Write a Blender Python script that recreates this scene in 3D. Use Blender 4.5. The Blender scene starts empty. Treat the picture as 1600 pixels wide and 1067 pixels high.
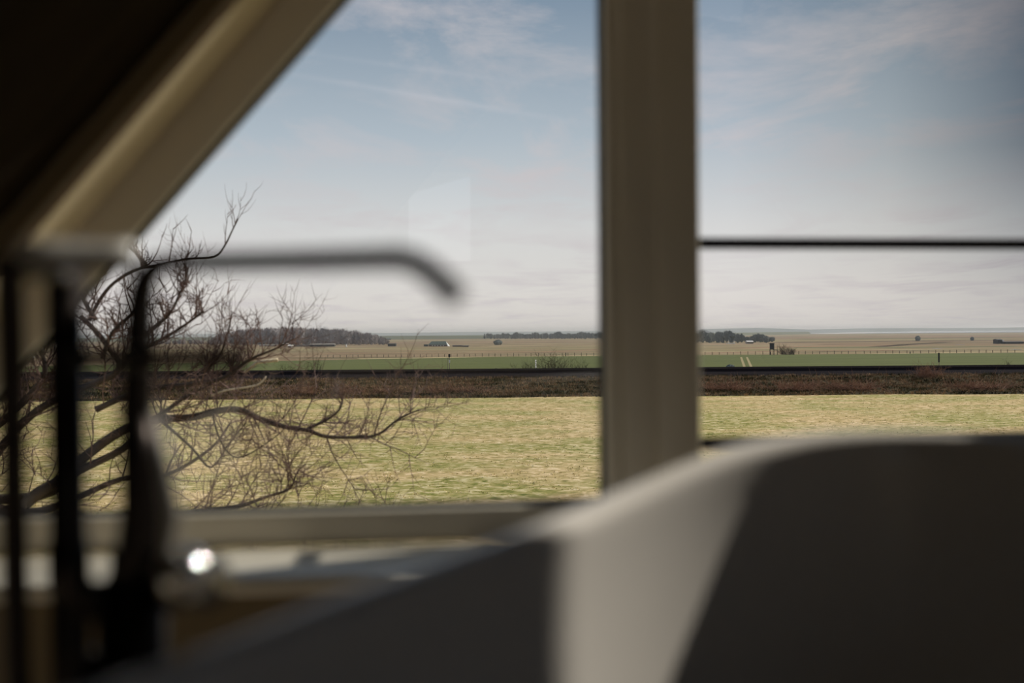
import bpy, math, random
from mathutils import Vector, Matrix, noise
random.seed(7)
scene = bpy.context.scene
COL = scene.collection

# ---------------------------------------------------------------- camera
CAMZ = 9.5                      # eye height above the field (attic floor is 0.95 m below the eye)
FPX = 1555.0
pitch = 14.5 / FPX
roll = 0.0075
F = Vector((0, math.cos(pitch), -math.sin(pitch)))
U0 = Vector((0, math.sin(pitch), math.cos(pitch)))
X0 = Vector((1, 0, 0))
RT = X0 * math.cos(roll) - U0 * math.sin(roll)
UP = U0 * math.cos(roll) + X0 * math.sin(roll)
cam_d = bpy.data.cameras.new('camera')
cam = bpy.data.objects.new('camera', cam_d); COL.objects.link(cam)
cam_d.sensor_width = 36; cam_d.lens = 36 * FPX / 1600
cam.matrix_world = Matrix(((RT.x, UP.x, -F.x, 0), (RT.y, UP.y, -F.y, 0), (RT.z, UP.z, -F.z, CAMZ), (0, 0, 0, 1)))
cam_d.clip_start = 0.03; cam_d.clip_end = 30000
cam_d.dof.use_dof = True
cam_d.dof.focus_distance = 120
cam_d.dof.aperture_fstop = 1.4
scene.camera = cam

# ---------------------------------------------------------------- colour
def L(c):
    return tuple(((v / 255) / 12.92 if v / 255 <= 0.04045 else ((v / 255 + 0.055) / 1.055) ** 2.4) for v in c) + (1,)

# ---------------------------------------------------------------- sky and sun
world = bpy.data.worlds.new('sky'); scene.world = world
world.use_nodes = True
nt = world.node_tree; N = nt.nodes; K = nt.links
for n in list(N): N.remove(n)
def nd(t, **kw):
    n = N.new(t)
    for k, v in kw.items():
        if hasattr(n, k): setattr(n, k, v)
        else: n.inputs[k].default_value = v
    return n
def mth(op, a, b=None, c=None):
    n = N.new('ShaderNodeMath'); n.operation = op
    for i, v in enumerate((a, b, c)):
        if v is None: continue
        if isinstance(v, (int, float)): n.inputs[i].default_value = v
        else: K.new(v, n.inputs[i])
    return n.outputs[0]
def mixc(fac, a, b, mode='MIX'):
    n = N.new('ShaderNodeMix'); n.data_type = 'RGBA'; n.blend_type = mode
    for sock, v in ((n.inputs[0], fac), (n.inputs[6], a), (n.inputs[7], b)):
        if isinstance(v, (int, float, tuple)): sock.default_value = v
        else: K.new(v, sock)
    return n.outputs[2]
def ramp(src, stops):
    n = N.new('ShaderNodeValToRGB'); e = n.color_ramp.elements
    while len(e) > 1: e.remove(e[-1])
    e[0].position = stops[0][0]; e[0].color = stops[0][1]
    for p, c in stops[1:]:
        x = e.new(p); x.color = c
    K.new(src, n.inputs[0]); return n.outputs[0]
tc = nd('ShaderNodeTexCoord'); sep = nd('ShaderNodeSeparateXYZ'); K.new(tc.outputs['Generated'], sep.inputs[0])
sx, sy, sz = sep.outputs
base = ramp(mth('MULTIPLY', sz, 2.0), [(0.0, L((230, 222, 217))), (0.07, L((232, 226, 222))), (0.20, L((224, 223, 223))),
    (0.38, L((186, 197, 208))), (0.64, L((134, 153, 174))), (1.0, L((112, 134, 158)))])
# thin streaky cirrus projected on a high layer
zz = mth('ADD', mth('MAXIMUM', sz, 0.0), 0.06)
cx = mth('DIVIDE', sx, zz); cy = mth('DIVIDE', sy, zz)
cmb = nd('ShaderNodeCombineXYZ'); K.new(cx, cmb.inputs[0]); K.new(cy, cmb.inputs[1])
mp = nd('ShaderNodeMapping'); K.new(cmb.outputs[0], mp.inputs[0]); mp.inputs['Scale'].default_value = (1.1, 0.8, 1)
mp.inputs['Rotation'].default_value = (0, 0, 0.5); mp.inputs['Location'].default_value = (2.3, 1.1, 0)
nz = nd('ShaderNodeTexNoise'); K.new(mp.outputs[0], nz.inputs['Vector'])
nz.inputs['Scale'].default_value = 1.3; nz.inputs['Detail'].default_value = 9; nz.inputs['Roughness'].default_value = 0.62; nz.inputs['Distortion'].default_value = 0.5
cl = ramp(nz.outputs[0], [(0.46, (0, 0, 0, 1)), (0.66, (1, 1, 1, 1))])
nz2 = nd('ShaderNodeTexNoise'); K.new(cmb.outputs[0], nz2.inputs['Vector']); nz2.inputs['Scale'].default_value = 0.35
cl2 = ramp(nz2.outputs[0], [(0.33, (0, 0, 0, 1)), (0.55, (1, 1, 1, 1))])
cloud = mth('MULTIPLY', mth('MULTIPLY', cl, cl2), 0.75)
c1 = mixc(cloud, base, L((214, 205, 208)))
# two old vapour trails: great circles n.d = 0, limited in azimuth
def trail(px1, py1, px2, py2, w, a):
    r1 = F + RT * ((px1 - 800) / FPX) + UP * ((533.5 - py1) / FPX)
    r2 = F + RT * ((px2 - 800) / FPX) + UP * ((533.5 - py2) / FPX)
    n = r1.cross(r2).normalized()
    v = nd('ShaderNodeVectorMath'); v.operation = 'DOT_PRODUCT'; K.new(tc.outputs['Generated'], v.inputs[0]); v.inputs[1].default_value = n
    d = mth('ABSOLUTE', v.outputs['Value'])
    m = mth('SUBTRACT', 1.0, mth('DIVIDE', d, w)); m = mth('MAXIMUM', m, 0.0)
    g = mth('MAXIMUM', mth('SUBTRACT', 1.0, mth('MULTIPLY', mth('ABSOLUTE', mth('ADD', sx, 0.07)), 5.5)), 0.0)
    m = mth('MULTIPLY', mth('MULTIPLY', m, g), a)
    return mth('MULTIPLY', m, mth('GREATER_THAN', sy, 0.0))
c2 = mixc(trail(450, 115, 930, 196, 0.0045, 0.28), c1, L((214, 212, 220)))
c3 = mixc(trail(600, 100, 900, 140, 0.004, 0.12), c2, L((214, 212, 220)))
# lens vignette put into the sky colour: darker to the right, more so higher up
az = ramp(mth('DIVIDE', sx, mth('MAXIMUM', mth('ABSOLUTE', sy), 0.05)), [(0.0, (1, 1, 1, 1)), (0.22, (0.95, 0.95, 0.95, 1)), (0.38, (0.72, 0.72, 0.70, 1)), (0.52, (0.30, 0.32, 0.34, 1))])
c4 = mixc(mth('MINIMUM', mth('ADD', mth('MULTIPLY', mth('MAXIMUM', sz, 0.0), 4.0), 0.35), 1.0), c3, az, 'MULTIPLY')
bg = nd('ShaderNodeBackground'); K.new(c4, bg.inputs[0]); bg.inputs[1].default_value = 1.0
wo = nd('ShaderNodeOutputWorld'); K.new(bg.outputs[0], wo.inputs[0])

SUN_AZ, SUN_EL = math.radians(63), math.radians(38)
S = Vector((math.sin(SUN_AZ) * math.cos(SUN_EL), math.cos(SUN_AZ) * math.cos(SUN_EL), math.sin(SUN_EL)))
sd = bpy.data.lights.new('sun', 'SUN'); sd.energy = 4.6; sd.angle = math.radians(0.53); sd.color = (1.0, 0.93, 0.82)
sun = bpy.data.objects.new('sun', sd); COL.objects.link(sun); sun.location = (30, 5, 40)
sun.rotation_euler = S.to_track_quat('Z', 'Y').to_euler()

scene.view_settings.view_transform = 'Standard'
scene.view_settings.look = 'None'
scene.view_settings.gamma = 1
scene.view_settings.exposure = 0.0
scene.view_settings.use_curve_mapping = False
scene.cycles.max_bounces = 10

# ---------------------------------------------------------------- helpers
def ray(px, py):
    return F + RT * ((px - 800) / FPX) + UP * ((533.5 - py) / FPX)
def at(px, py, Y):                       # world point seen at a pixel, at world distance Y
    r = ray(px, py); t = Y / r.y
    return Vector((r.x * t, Y, CAMZ + r.z * t))
def hz(px): return 519 + (800 - px) * 0.0075
def ground_y(px, py, z=0.0):             # distance of a ground point
    return (CAMZ - z) * FPX / (py - hz(px))
ROT = math.atan(0.11)
ROOM = Matrix.Translation((0, 2.0, CAMZ)) @ Matrix.Rotation(ROT, 4, 'Z')
ROOMI = ROOM.inverted()
def pl(px, py, y0=0.0):                  # room-frame point on the plane y = y0
    o = ROOMI @ Vector((0, 0, CAMZ)); d = ROOMI.to_3x3() @ ray(px, py)
    t = (y0 - o.y) / d.y
    p = o + d * t
    return p.x, p.z

def material(name, stops, scale=(1, 1, 1), nscale=1.0, detail=6, rough=0.6, metal=0.0, bump=0.0, bdist=0.01, spec=0.5, second=None, coords='Object', ndist=0.0, nrough=0.55):
    global nt, N, K
    m = bpy.data.materials.new(name); m.use_nodes = True
    nt = m.node_tree; N = nt.nodes; K = nt.links
    p = N['Principled BSDF']; p.inputs['Roughness'].default_value = rough; p.inputs['Metallic'].default_value = metal
    p.inputs['Specular IOR Level'].default_value = spec
    t = nd('ShaderNodeTexCoord'); mpn = nd('ShaderNodeMapping'); mpn.inputs['Scale'].default_value = scale
    K.new(t.outputs[coords], mpn.inputs[0])
    z = nd('ShaderNodeTexNoise'); K.new(mpn.outputs[0], z.inputs['Vector'])
    z.inputs['Scale'].default_value = nscale; z.inputs['Detail'].default_value = detail; z.inputs['Distortion'].default_value = ndist
    z.inputs['Roughness'].default_value = nrough
    c = ramp(z.outputs[0], [(a, L(b)) for a, b in stops])
    if second:
        st2, sc2, ns2, fac2, mode2 = second
        mp2 = nd('ShaderNodeMapping'); mp2.inputs['Scale'].default_value = sc2; K.new(t.outputs[coords], mp2.inputs[0])
        z2 = nd('ShaderNodeTexNoise'); K.new(mp2.outputs[0], z2.inputs['Vector']); z2.inputs['Scale'].default_value = ns2; z2.inputs['Detail'].default_value = 5
        c2_ = ramp(z2.outputs[0], [(a, L(b)) for a, b in st2])
        c = mixc(fac2, c, c2_, mode2)
    K.new(c, p.inputs['Base Color'])
    if bump:
        b = nd('ShaderNodeBump'); b.inputs['Strength'].default_value = bump; b.inputs['Distance'].default_value = bdist
        K.new(z.outputs[0], b.inputs['Height']); K.new(b.outputs[0], p.inputs['Normal'])
    return m

class MB:
    def __init__(s): s.v = []; s.f = []
    def add(s, vs, fs):
        o = len(s.v); s.v += [tuple(v) for v in vs]; s.f += [tuple(i + o for i in f) for f in fs]
    def box(s, x0, x1, y0, y1, z0, z1):
        vs = [(x, y, z) for z in (z0, z1) for y in (y0, y1) for x in (x0, x1)]
        s.add(vs, [(0, 2, 3, 1), (4, 5, 7, 6), (0, 1, 5, 4), (2, 6, 7, 3), (0, 4, 6, 2), (1, 3, 7, 5)])
    def prism(s, pts, y0, y1):           # polygon in xz, extruded along y
        n = len(pts)
        vs = [(x, y0, z) for x, z in pts] + [(x, y1, z) for x, z in pts]
        s.add(vs, [tuple(range(n)), tuple(range(2 * n - 1, n - 1, -1))] + [(i, i + n, (i + 1) % n + n, (i + 1) % n) for i in range(n)])
    def tube(s, pts, rad, sides=8, cap=True):
        pts = [Vector(p) for p in pts]; n = len(pts)
        if not isinstance(rad, (list, tuple)): rad = [rad] * n
        o = len(s.v); prev = None
        for i, p in enumerate(pts):
            d = (pts[min(i + 1, n - 1)] - pts[max(i - 1, 0)])
            if d.length < 1e-9: d = Vector((0, 0, 1))
            d.normalize()
            if prev is None:
                a = Vector((0, 0, 1)) if abs(d.z) < 0.9 else Vector((1, 0, 0))
                prev = d.cross(a).normalized()
            prev = (prev - d * prev.dot(d)).normalized(); q = d.cross(prev)
            for k in range(sides):
                t = 2 * math.pi * k / sides
                s.v.append(tuple(p + (prev * math.cos(t) + q * math.sin(t)) * rad[i]))
        for i in range(n - 1):
            for k in range(sides):
                a = o + i * sides + k; b = o + i * sides + (k + 1) % sides
                s.f.append((a, b, b + sides, a + sides))
        if cap:
            s.f.append(tuple(o + k for k in range(sides - 1, -1, -1)))
            s.f.append(tuple(o + (n - 1) * sides + k for k in range(sides)))
    def lathe(s, prof, c=(0, 0, 0), axis='Z', seg=32):
        o = len(s.v)
        for r, h in prof:
            for k in range(seg):
                t = 2 * math.pi * k / seg; a, b = r * math.cos(t), r * math.sin(t)
                v = {'Z': (a, b, h), 'X': (h, a, b), 'Y': (a, h, b)}[axis]
                s.v.append((v[0] + c[0], v[1] + c[1], v[2] + c[2]))
        for i in range(len(prof) - 1):
            for k in range(seg):
                a = o + i * seg + k; b = o + i * seg + (k + 1) % seg
                s.f.append((a, b, b + seg, a + seg))
    def blob(s, c, r, amp=0.25, seed=0, nu=14, nv=9):
        o = len(s.v)
        for j in range(nv + 1):
            ph = math.pi * j / nv
            for k in range(nu):
                t = 2 * math.pi * k / nu
                d = Vector((math.sin(ph) * math.cos(t), math.sin(ph) * math.sin(t), math.cos(ph)))
                q = 1 + amp * noise.noise(d * 2.3 + Vector((seed, seed * 1.7, 0)))
                s.v.append((c[0] + d.x * r[0] * q, c[1] + d.y * r[1] * q, c[2] + d.z * r[2] * q))
        for j in range(nv):
            for k in range(nu):
                a = o + j * nu + k; b = o + j * nu + (k + 1) % nu
                s.f.append((a, b, b + nu, a + nu))
    def mesh(s, name, mat, smooth=False):
        m = bpy.data.meshes.new(name); m.from_pydata(s.v, [], s.f); m.materials.append(mat)
        m.validate(); m.update()
        if smooth: m.polygons.foreach_set('use_smooth', [True] * len(m.polygons))
        return m
    def build(s, name, mat, parent=None, smooth=False, mw=None, bevel=0, origin=None):
        me = s.mesh(name, mat, smooth)
        if origin is not None: me.transform(Matrix.Translation(-Vector(origin)))
        o = bpy.data.objects.new(name, me); COL.objects.link(o)
        if parent is not None: o.parent = parent
        if origin is not None: o.location = origin
        if mw is not None: o.matrix_world = mw
        if bevel:
            b = o.modifiers.new('bevel', 'BEVEL'); b.width = bevel; b.segments = 3; b.limit_method = 'ANGLE'
            for p in me.polygons: p.use_smooth = True
        return o

def tag(o, label=None, cat=None, group=None, kind=None):
    if label: o['label'] = label
    if cat: o['category'] = cat
    if group: o['group'] = group
    if kind: o['kind'] = kind
    return o
def empty(name, loc=(0, 0, 0), mw=None, rz=0):
    o = bpy.data.objects.new(name, None); COL.objects.link(o); o.empty_display_size = 0.1
    o.location = loc; o.rotation_euler.z = rz
    if mw is not None: o.matrix_world = mw
    return o
def struct(o, label=None, cat=None):
    o['kind'] = 'structure'
    return tag(o, label, cat)
def copy_tree(o, parent=None):
    c = o.copy(); COL.objects.link(c)
    if parent is not None: c.parent = parent
    for ch in [x for x in scene.objects if x.parent == o]: copy_tree(ch, c)
    return c

# ---------------------------------------------------------------- materials
M = {}
M['paint'] = material('cream window paint', [(0.3, (226, 219, 204)), (0.7, (234, 227, 212))], nscale=3, rough=0.4)
M['reveal'] = material('warm painted reveal', [(0.3, (206, 190, 160)), (0.7, (214, 198, 170))], nscale=3, rough=0.6)
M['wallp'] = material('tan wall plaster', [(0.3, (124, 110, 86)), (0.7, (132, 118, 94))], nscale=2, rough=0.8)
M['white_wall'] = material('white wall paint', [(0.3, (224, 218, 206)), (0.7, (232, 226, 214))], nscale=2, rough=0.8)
M['ceil'] = material('dark stained boards', [(0.3, (32, 25, 17)), (0.7, (42, 33, 22))], scale=(1, 8, 1), nscale=3, rough=0.9, spec=0.05)
M['floor'] = material('oak floor', [(0.3, (206, 188, 160)), (0.7, (220, 202, 176))], scale=(1, 12, 1), nscale=2, rough=0.5)
M['tile'] = material('roof tile', [(0.3, (96, 50, 38)), (0.7, (120, 66, 48))], nscale=5, rough=0.8)
M['black'] = material('black powder coat', [(0.3, (16, 14, 20)), (0.7, (20, 18, 24))], nscale=3, rough=0.7, spec=0.1)
M['polish'] = material('polished chrome', [(0.3, (222, 222, 222)), (0.7, (228, 228, 228))], nscale=2, rough=0.06, metal=1.0)
M['satin'] = material('satin grey plastic', [(0.3, (150, 147, 142)), (0.7, (158, 155, 150))], nscale=2, rough=0.4)
M['brushed'] = material('brushed dark steel', [(0.3, (50, 45, 43)), (0.7, (58, 53, 51))], nscale=2, rough=0.38, metal=1.0)
M['gasket'] = material('dark glazing gasket', [(0.3, (28, 24, 24)), (0.7, (34, 30, 30))], nscale=3, rough=0.6)
M['enamel'] = material('white bath enamel', [(0.3, (222, 216, 208)), (0.7, (230, 224, 216))], nscale=2, rough=0.22)
M['chrome'] = material('dark chrome', [(0.3, (120, 118, 118)), (0.7, (132, 130, 130))], nscale=2, rough=0.08, metal=1.0)
M['bark'] = material('bark', [(0.3, (52, 42, 38)), (0.7, (84, 72, 62))], nscale=6, rough=0.9, bump=0.5, bdist=0.02)
M['twig'] = material('twig bark', [(0.3, (92, 72, 68)), (0.7, (124, 100, 92))], nscale=2, rough=0.9)
M['sunlit_wood'] = material('sunlit branch wood', [(0.3, (196, 180, 150)), (0.7, (224, 210, 186))], nscale=5, rough=0.8)  # pale tone stands in for sun on the bark
def glass_mat():
    global nt, N, K
    m = bpy.data.materials.new('window glass'); m.use_nodes = True
    nt = m.node_tree; N = nt.nodes; K = nt.links
    N.remove(N['Principled BSDF'])
    tr = nd('ShaderNodeBsdfTransparent'); tr.inputs[0].default_value = (0.97, 0.98, 0.975, 1)
    gl = nd('ShaderNodeBsdfGlossy'); gl.inputs['Roughness'].default_value = 0.0
    fr = nd('ShaderNodeFresnel'); fr.inputs[0].default_value = 1.5
    mx = nd('ShaderNodeMixShader'); K.new(fr.outputs[0], mx.inputs[0]); K.new(tr.outputs[0], mx.inputs[1]); K.new(gl.outputs[0], mx.inputs[2])
    K.new(mx.outputs[0], N['Material Output'].inputs[0])
    return m
M['glass'] = glass_mat()

# ================================================================ ROOM (room frame: x along the gable wall, y outward, z from eye level)
FZ = -0.95                                   # floor
xa, za = pl(435, 0); xb, zb = pl(118, 360)   # outer edge of the sloping frame
SL = (za - zb) / (xa - xb)                   # slope of the left roof side
XR = 0.75; ZR = za + (XR - xa) * SL          # ridge
def zl(x): return za + (x - xa) * SL
def zr(x): return ZR - (x - XR) * SL
XKL, XKR = -1.45, 2.95                       # knee walls
nS = Vector((-SL, 0, 1)).normalized()        # outward normal of the left slope (xz)
D = 0.18                                     # reveal depth
BACK = -6.0
print('ROOM', SL, ZR, zl(XKL), zr(XKR))

# --- bottom of the left window etc.
_, zg = pl(500, 800)      # bottom edge of glass, left window
_, zf = pl(500, 852)      # bottom edge of the frame = sill top at the window
x_m0 = pl(948, 500)[0]; x_m1 = pl(1091, 500)[0]
gx0, gz0 = pl(527, 0); gx1, gz1 = pl(193, 378)
FW = abs(((gx0 - xa) * SL - (gz0 - za))) / math.hypot(SL, 1)      # frame width, measured square to the slope
print('frame', FW, 'mullion', x_m0, x_m1, 'sill', zf, zg)
def zg_line(x): return zl(x) - FW * math.hypot(SL, 1)
HEAD = 1.22
ZB2 = -0.80                                   # bottom of the tall right-hand window

def wall_outline(extra=0.0):
    return
# front wall: pieces around the openings, y from -D (inside face) to 0.12
fw = MB()
T = 0.30
kL = zl(XKL)
fw.prism([(XKL - 0.3, FZ - 0.3), (x_m0 - 0.0, FZ - 0.3), (x_m0, zf - 0.03), (XKL - 0.3, zf - 0.03)], -D, 0.12)          # under the sill
fw.prism([(x_m0, FZ - 0.3), (XKR + 0.3, FZ - 0.3), (XKR + 0.3, ZB2), (x_m0, ZB2)], -D, 0.12)
# sloping strip over the left window (outside the reveal line)
e = T * math.hypot(SL, 1)
fw.prism([(XKL - 0.3, zl(XKL - 0.3)), (XR, ZR), (XR, ZR + e), (XKL - 0.3, zl(XKL - 0.3) + e)], -D, 0.12)
XW1 = 1.44
fw.prism([(XR, ZR), (XKR + 0.3, zr(XKR + 0.3)), (XKR + 0.3, zr(XKR + 0.3) + e), (XR, ZR + e)], -D, 0.12)
# gable above the window heads
xh = xa + (HEAD - za) / SL
fw.prism([(xh, HEAD), (XR + (ZR - HEAD) / SL, HEAD), (XR, ZR)], -D, 0.12)
fw.prism([(XW1, ZB2), (XKR + 0.3, ZB2), (XKR + 0.3, zr(XKR + 0.3)), (XR + (ZR - HEAD) / SL, HEAD), (XW1, HEAD)], -D, 0.12)
fw.prism([(XKL - 0.3, zf - 0.03), (XKL, zf - 0.03), (XKL, zl(XKL)), (XKL - 0.3, zl(XKL - 0.3))], -D, 0.12)
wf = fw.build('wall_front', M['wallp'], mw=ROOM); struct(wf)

# reveal lining on the slope
rv = MB(); q = 0.012 * math.hypot(SL, 1)
rv.prism([(XKL, zl(XKL) - q), (xh, HEAD - q * 0.2), (xh, zl(xh) + 0.02), (XKL, zl(XKL) + 0.02)], -D - 0.004, 0.0)
struct(rv.build('trim_1', M['reveal'], mw=ROOM))
# sill board
sb = MB(); sb.box(XKL, x_m0 - 0.0, -0.255, 0.0, zf - 0.032, zf)
so = sb.build('window_sill', M['paint'], mw=ROOM, bevel=0.006); struct(so)
so.name = 'trim_2'

# window 1: left trapezoid sash
w1 = empty('window_1', mw=ROOM); struct(w1)
fr = MB()
P_out = [(XKL, zf), (x_m0 + 0.02, zf), (x_m0 + 0.02, zl(x_m0 + 0.02) if zl(x_m0 + 0.02) < HEAD else HEAD), (xh, HEAD), (XKL, zl(XKL))]
def strip(a, b, c, d, y0=0.0, y1=0.07): fr.prism([a, b, c, d], y0, y1)
strip((XKL, zf), (x_m0 + 0.02, zf), (x_m0 + 0.02, zg), (XKL, zg))
strip((XKL, zl(XKL)), (xh, HEAD), (xh, HEAD - FW * math.hypot(SL, 1)), (XKL, zg_line(XKL)))
strip((xh - 0.01, HEAD - 0.09), (x_m0, HEAD - 0.09), (x_m0, HEAD), (xh - 0.01, HEAD)) if x_m0 > xh else None
o = fr.build('window_frame', M['paint'], w1, bevel=0.005)
gk = MB(); g = 0.008
gk.prism([(XKL, zg), (x_m0 - 0.01, zg), (x_m0 - 0.01, zg + g), (XKL, zg + g)], 0.02, 0.045)
gk.prism([(XKL, zg_line(XKL)), (xh, zg_line(xh)), (xh, zg_line(xh) - g * 1.5), (XKL, zg_line(XKL) - g * 1.5)], 0.02, 0.045)
gk.box(x_m0 - g, x_m0 + 0.002, 0.02, 0.045, zg, HEAD)
gk.build('glazing_seal', M['gasket'], w1)
pn = MB(); pn.add([(XKL, 0.035, zf), (x_m0 + 0.01, 0.035, zf), (x_m0 + 0.01, 0.035, HEAD), (xh, 0.035, HEAD), (XKL, 0.035, zl(XKL) - 0.02)], [(0, 1, 2, 3, 4)])
pn.add([(x, 0.051, z) for x, y, z in pn.v[:5]], [(0, 1, 2, 3, 4)])
pn.build('pane', M['glass'], w1)

# centre post between the windows with its moulded faces
m0, m1 = x_m0, x_m1; wd = m1 - m0
ps = MB()
ps.prism([(m0, ZB2), (m0 + 0.030, ZB2), (m0 + 0.030, HEAD + 0.05), (m0, HEAD + 0.05)], -0.004, 0.07)
ps.prism([(m0 + 0.03, ZB2), (m0 + 0.10, ZB2), (m0 + 0.10, HEAD + 0.05), (m0 + 0.03, HEAD + 0.05)], -0.012, 0.07)
ps.prism([(m0 + 0.10, ZB2), (m0 + wd, ZB2), (m0 + wd, HEAD + 0.05), (m0 + 0.10, HEAD + 0.05)], -0.016, 0.07)
struct(ps.build('trim_3', M['paint'], mw=ROOM, bevel=0.006))

# window 2: tall right-hand window
w2 = empty('window_2', mw=ROOM); struct(w2)
fr = MB()
fr.box(m1, XW1, 0, 0.07, ZB2, ZB2 + 0.09); fr.box(m1, XW1, 0, 0.07, HEAD - 0.09, HEAD + 0.02); fr.box(XW1 - 0.09, XW1, 0.0, 0.07, ZB2, HEAD)
fr.build('window_frame', M['paint'], w2, bevel=0.005)
gk = MB(); gk.box(m1 - 0.001, m1 + 0.006, 0.02, 0.045, ZB2 + 0.09, HEAD - 0.09); gk.build('glazing_seal', M['gasket'], w2)
pn = MB(); pn.add([(m1, 0.035, ZB2), (XW1, 0.035, ZB2), (XW1, 0.035, HEAD), (m1, 0.035, HEAD)], [(0, 1, 2, 3)]); pn.build('pane', M['glass'], w2)

# guard rail outside the tall window
rl = empty('safety_railing', mw=ROOM)
tag(rl, 'black metal safety railing outside the tall right-hand window', 'railing')
yR = 0.22
_, zt = pl(1350, 381, yR); _, zlo = pl(1130, 692, yR)
for zc in (zt, zlo):
    b = MB(); b.box(m1 - 0.05, XW1 + 0.1, yR - 0.012, yR + 0.012, zc - 0.0125, zc + 0.0125); b.build('rail', M['black'], rl, bevel=0.004)
for xx in (m1 - 0.045, XW1 + 0.08):
    for zc in (zt, zlo):
        b = MB(); b.box(xx - 0.012, xx + 0.012, 0.119, yR - 0.011, zc - 0.009, zc + 0.009); b.build('bracket', M['black'], rl)

# knee walls, back wall, floor
b = MB(); b.box(XKL - 0.3, XKL, BACK, -D, FZ - 0.3, zl(XKL)); struct(b.build('wall_left', M['white_wall'], mw=ROOM))
b = MB(); b.box(XKR, XKR + 0.3, BACK, -D, FZ - 0.3, zr(XKR)); struct(b.build('wall_right', M['white_wall'], mw=ROOM))
b = MB(); b.box(XKL - 0.3, XKR + 0.3, BACK - 0.2, 0.12, FZ - 0.3, FZ); struct(b.build('floor', M['floor'], mw=ROOM))
# small window in the back gable (its reflection is seen in the left pane)
o_ = ROOMI @ Vector((0, 0, CAMZ))
def refl(px, py):
    d = ROOMI.to_3x3() @ ray(px, py); t = (0.035 - o_.y) / d.y; h = o_ + d * t
    d2 = Vector((d.x, -d.y, d.z)); t2 = (BACK - h.y) / d2.y
    p = h + d2 * t2; return p.x, p.z
bx0, bz1 = refl(638, 268); bx1, bz0 = refl(738, 408)
if bx0 > bx1: bx0, bx1 = bx1, bx0
print('back window', bx0, bx1, bz0, bz1, 'slope z there', zl(bx0), zr(bx1))
b = MB()
y0, y1 = BACK - 0.2, BACK
LX, RX = XKL - 0.3, XKR + 0.3
b.prism([(LX, FZ - 0.3), (bx0, FZ - 0.3), (bx0, min(zl(bx0), ZR) + 0.15), (LX, zl(LX) + 0.15)], y0, y1)
b.prism([(bx0, FZ - 0.3), (bx1, FZ - 0.3), (bx1, bz0), (bx0, bz0)], y0, y1)
zt0 = zl(bx0) if bx0 < XR else zr(bx0); zt1 = zl(bx1) if bx1 < XR else zr(bx1)
b.prism([(bx0, bz1), (bx1, bz1), (bx1, zt1 + 0.15), (bx0, zt0 + 0.15)], y0, y1)
if bx1 < XR: b.prism([(bx1, FZ - 0.3), (RX, FZ - 0.3), (RX, zr(RX) + 0.15), (XR, ZR + 0.15), (bx1, zt1 + 0.15)], y0, y1)
else: b.prism([(bx1, FZ - 0.3), (RX, FZ - 0.3), (RX, zr(RX) + 0.15), (bx1, zt1 + 0.15)], y0, y1)
struct(b.build('wall_back', M['white_wall'], mw=ROOM))

# ceiling slopes with the roof window in the right slope
hyp = math.hypot(1, SL)
def roofpt(P):                               # where the ray from P to the sun meets the right slope
    p = ROOMI @ P; d = ROOMI.to_3x3() @ S
    # z = ZR-(x-XR)*SL
    t = (ZR - (p.x - XR) * SL - p.z) / (d.z + SL * d.x)
    h = p + d * t; return h
for nm, P in (('left', (0.0, 0.98, -0.195)), ('right', (0.44, 1.21, -0.12)), ('low', (0.06, .93, -0.34)), ('glint', (-.315, 1.0, -.229))):
    h = roofpt(Vector((P[0], P[1], P[2] + CAMZ))); print('roof', nm, [round(c, 3) for c in h], 'down', round((h.x - XR) * hyp, 3))
hl = roofpt(Vector((0.0, 0.98, CAMZ - 0.195)))
RW_Y0 = hl.y; RW_Y1 = -D - 0.005
RW_S0, RW_S1 = 0.5, 2.02                     # distance down the slope from the ridge
RW_Y0 = min(RW_Y0, RW_Y1 - 0.2)
def slope_box(mb, side, s0, s1, ya, yb, n0, n1):
    vs = []
    for n in (n0, n1):
        for yy in (ya, yb):
            for s_ in (s0, s1):
                x = XR + side * (s_ / hyp + n * SL / hyp); z = ZR - s_ * SL / hyp + n / hyp
                vs.append((x, yy, z))
    mb.add(vs, [(0, 2, 3, 1), (4, 5, 7, 6), (0, 1, 5, 4), (2, 6, 7, 3), (0, 4, 6, 2), (1, 3, 7, 5)])
LS = (XKR + 0.3 - XR) * hyp
LSL = (XR - XKL + 0.3) * hyp
b = MB()
OFF = 0.05
slope_box(b, -1, -0.1, LSL, BACK, -D, OFF, OFF + 0.2)
R2A, R2B = -4.6, -1.6  # extra opening, added so sun on the floor bounces into the room
R2S0, R2S1 = 0.45, 2.55
slope_box(b, 1, -0.1, LS, R2B, RW_Y0, OFF, OFF + 0.2)
slope_box(b, 1, -0.1, RW_S0, RW_Y0, -D, OFF, OFF + 0.2)
slope_box(b, 1, RW_S1, LS, RW_Y0, -D, OFF, OFF + 0.2)
slope_box(b, 1, -0.1, LS, BACK, R2A, OFF, OFF + 0.2)
slope_box(b, 1, -0.1, R2S0, R2A, R2B, OFF, OFF + 0.2)
slope_box(b, 1, R2S1, LS, R2A, R2B, OFF, OFF + 0.2)
slope_box(b, 1, RW_S0, RW_S1, RW_Y1, -D, OFF, OFF + 0.2)
struct(b.build('ceiling', M['ceil'], mw=ROOM))
w3 = empty('window_3', mw=ROOM); struct(w3)
b = MB()
for a in ((RW_S0, RW_S0 + 0.03, RW_Y0, RW_Y1), (RW_S1 - 0.03, RW_S1, RW_Y0, RW_Y1), (RW_S0, RW_S1, RW_Y0, RW_Y0 + 0.015), (RW_S0, RW_S1, RW_Y1 - 0.008, RW_Y1)):
    slope_box(b, 1, *a, OFF + 0.12, OFF + 0.24)
b.build('window_frame', M['gasket'], w3)
b = MB(); n = OFF + 0.2
c4_ = []
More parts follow.
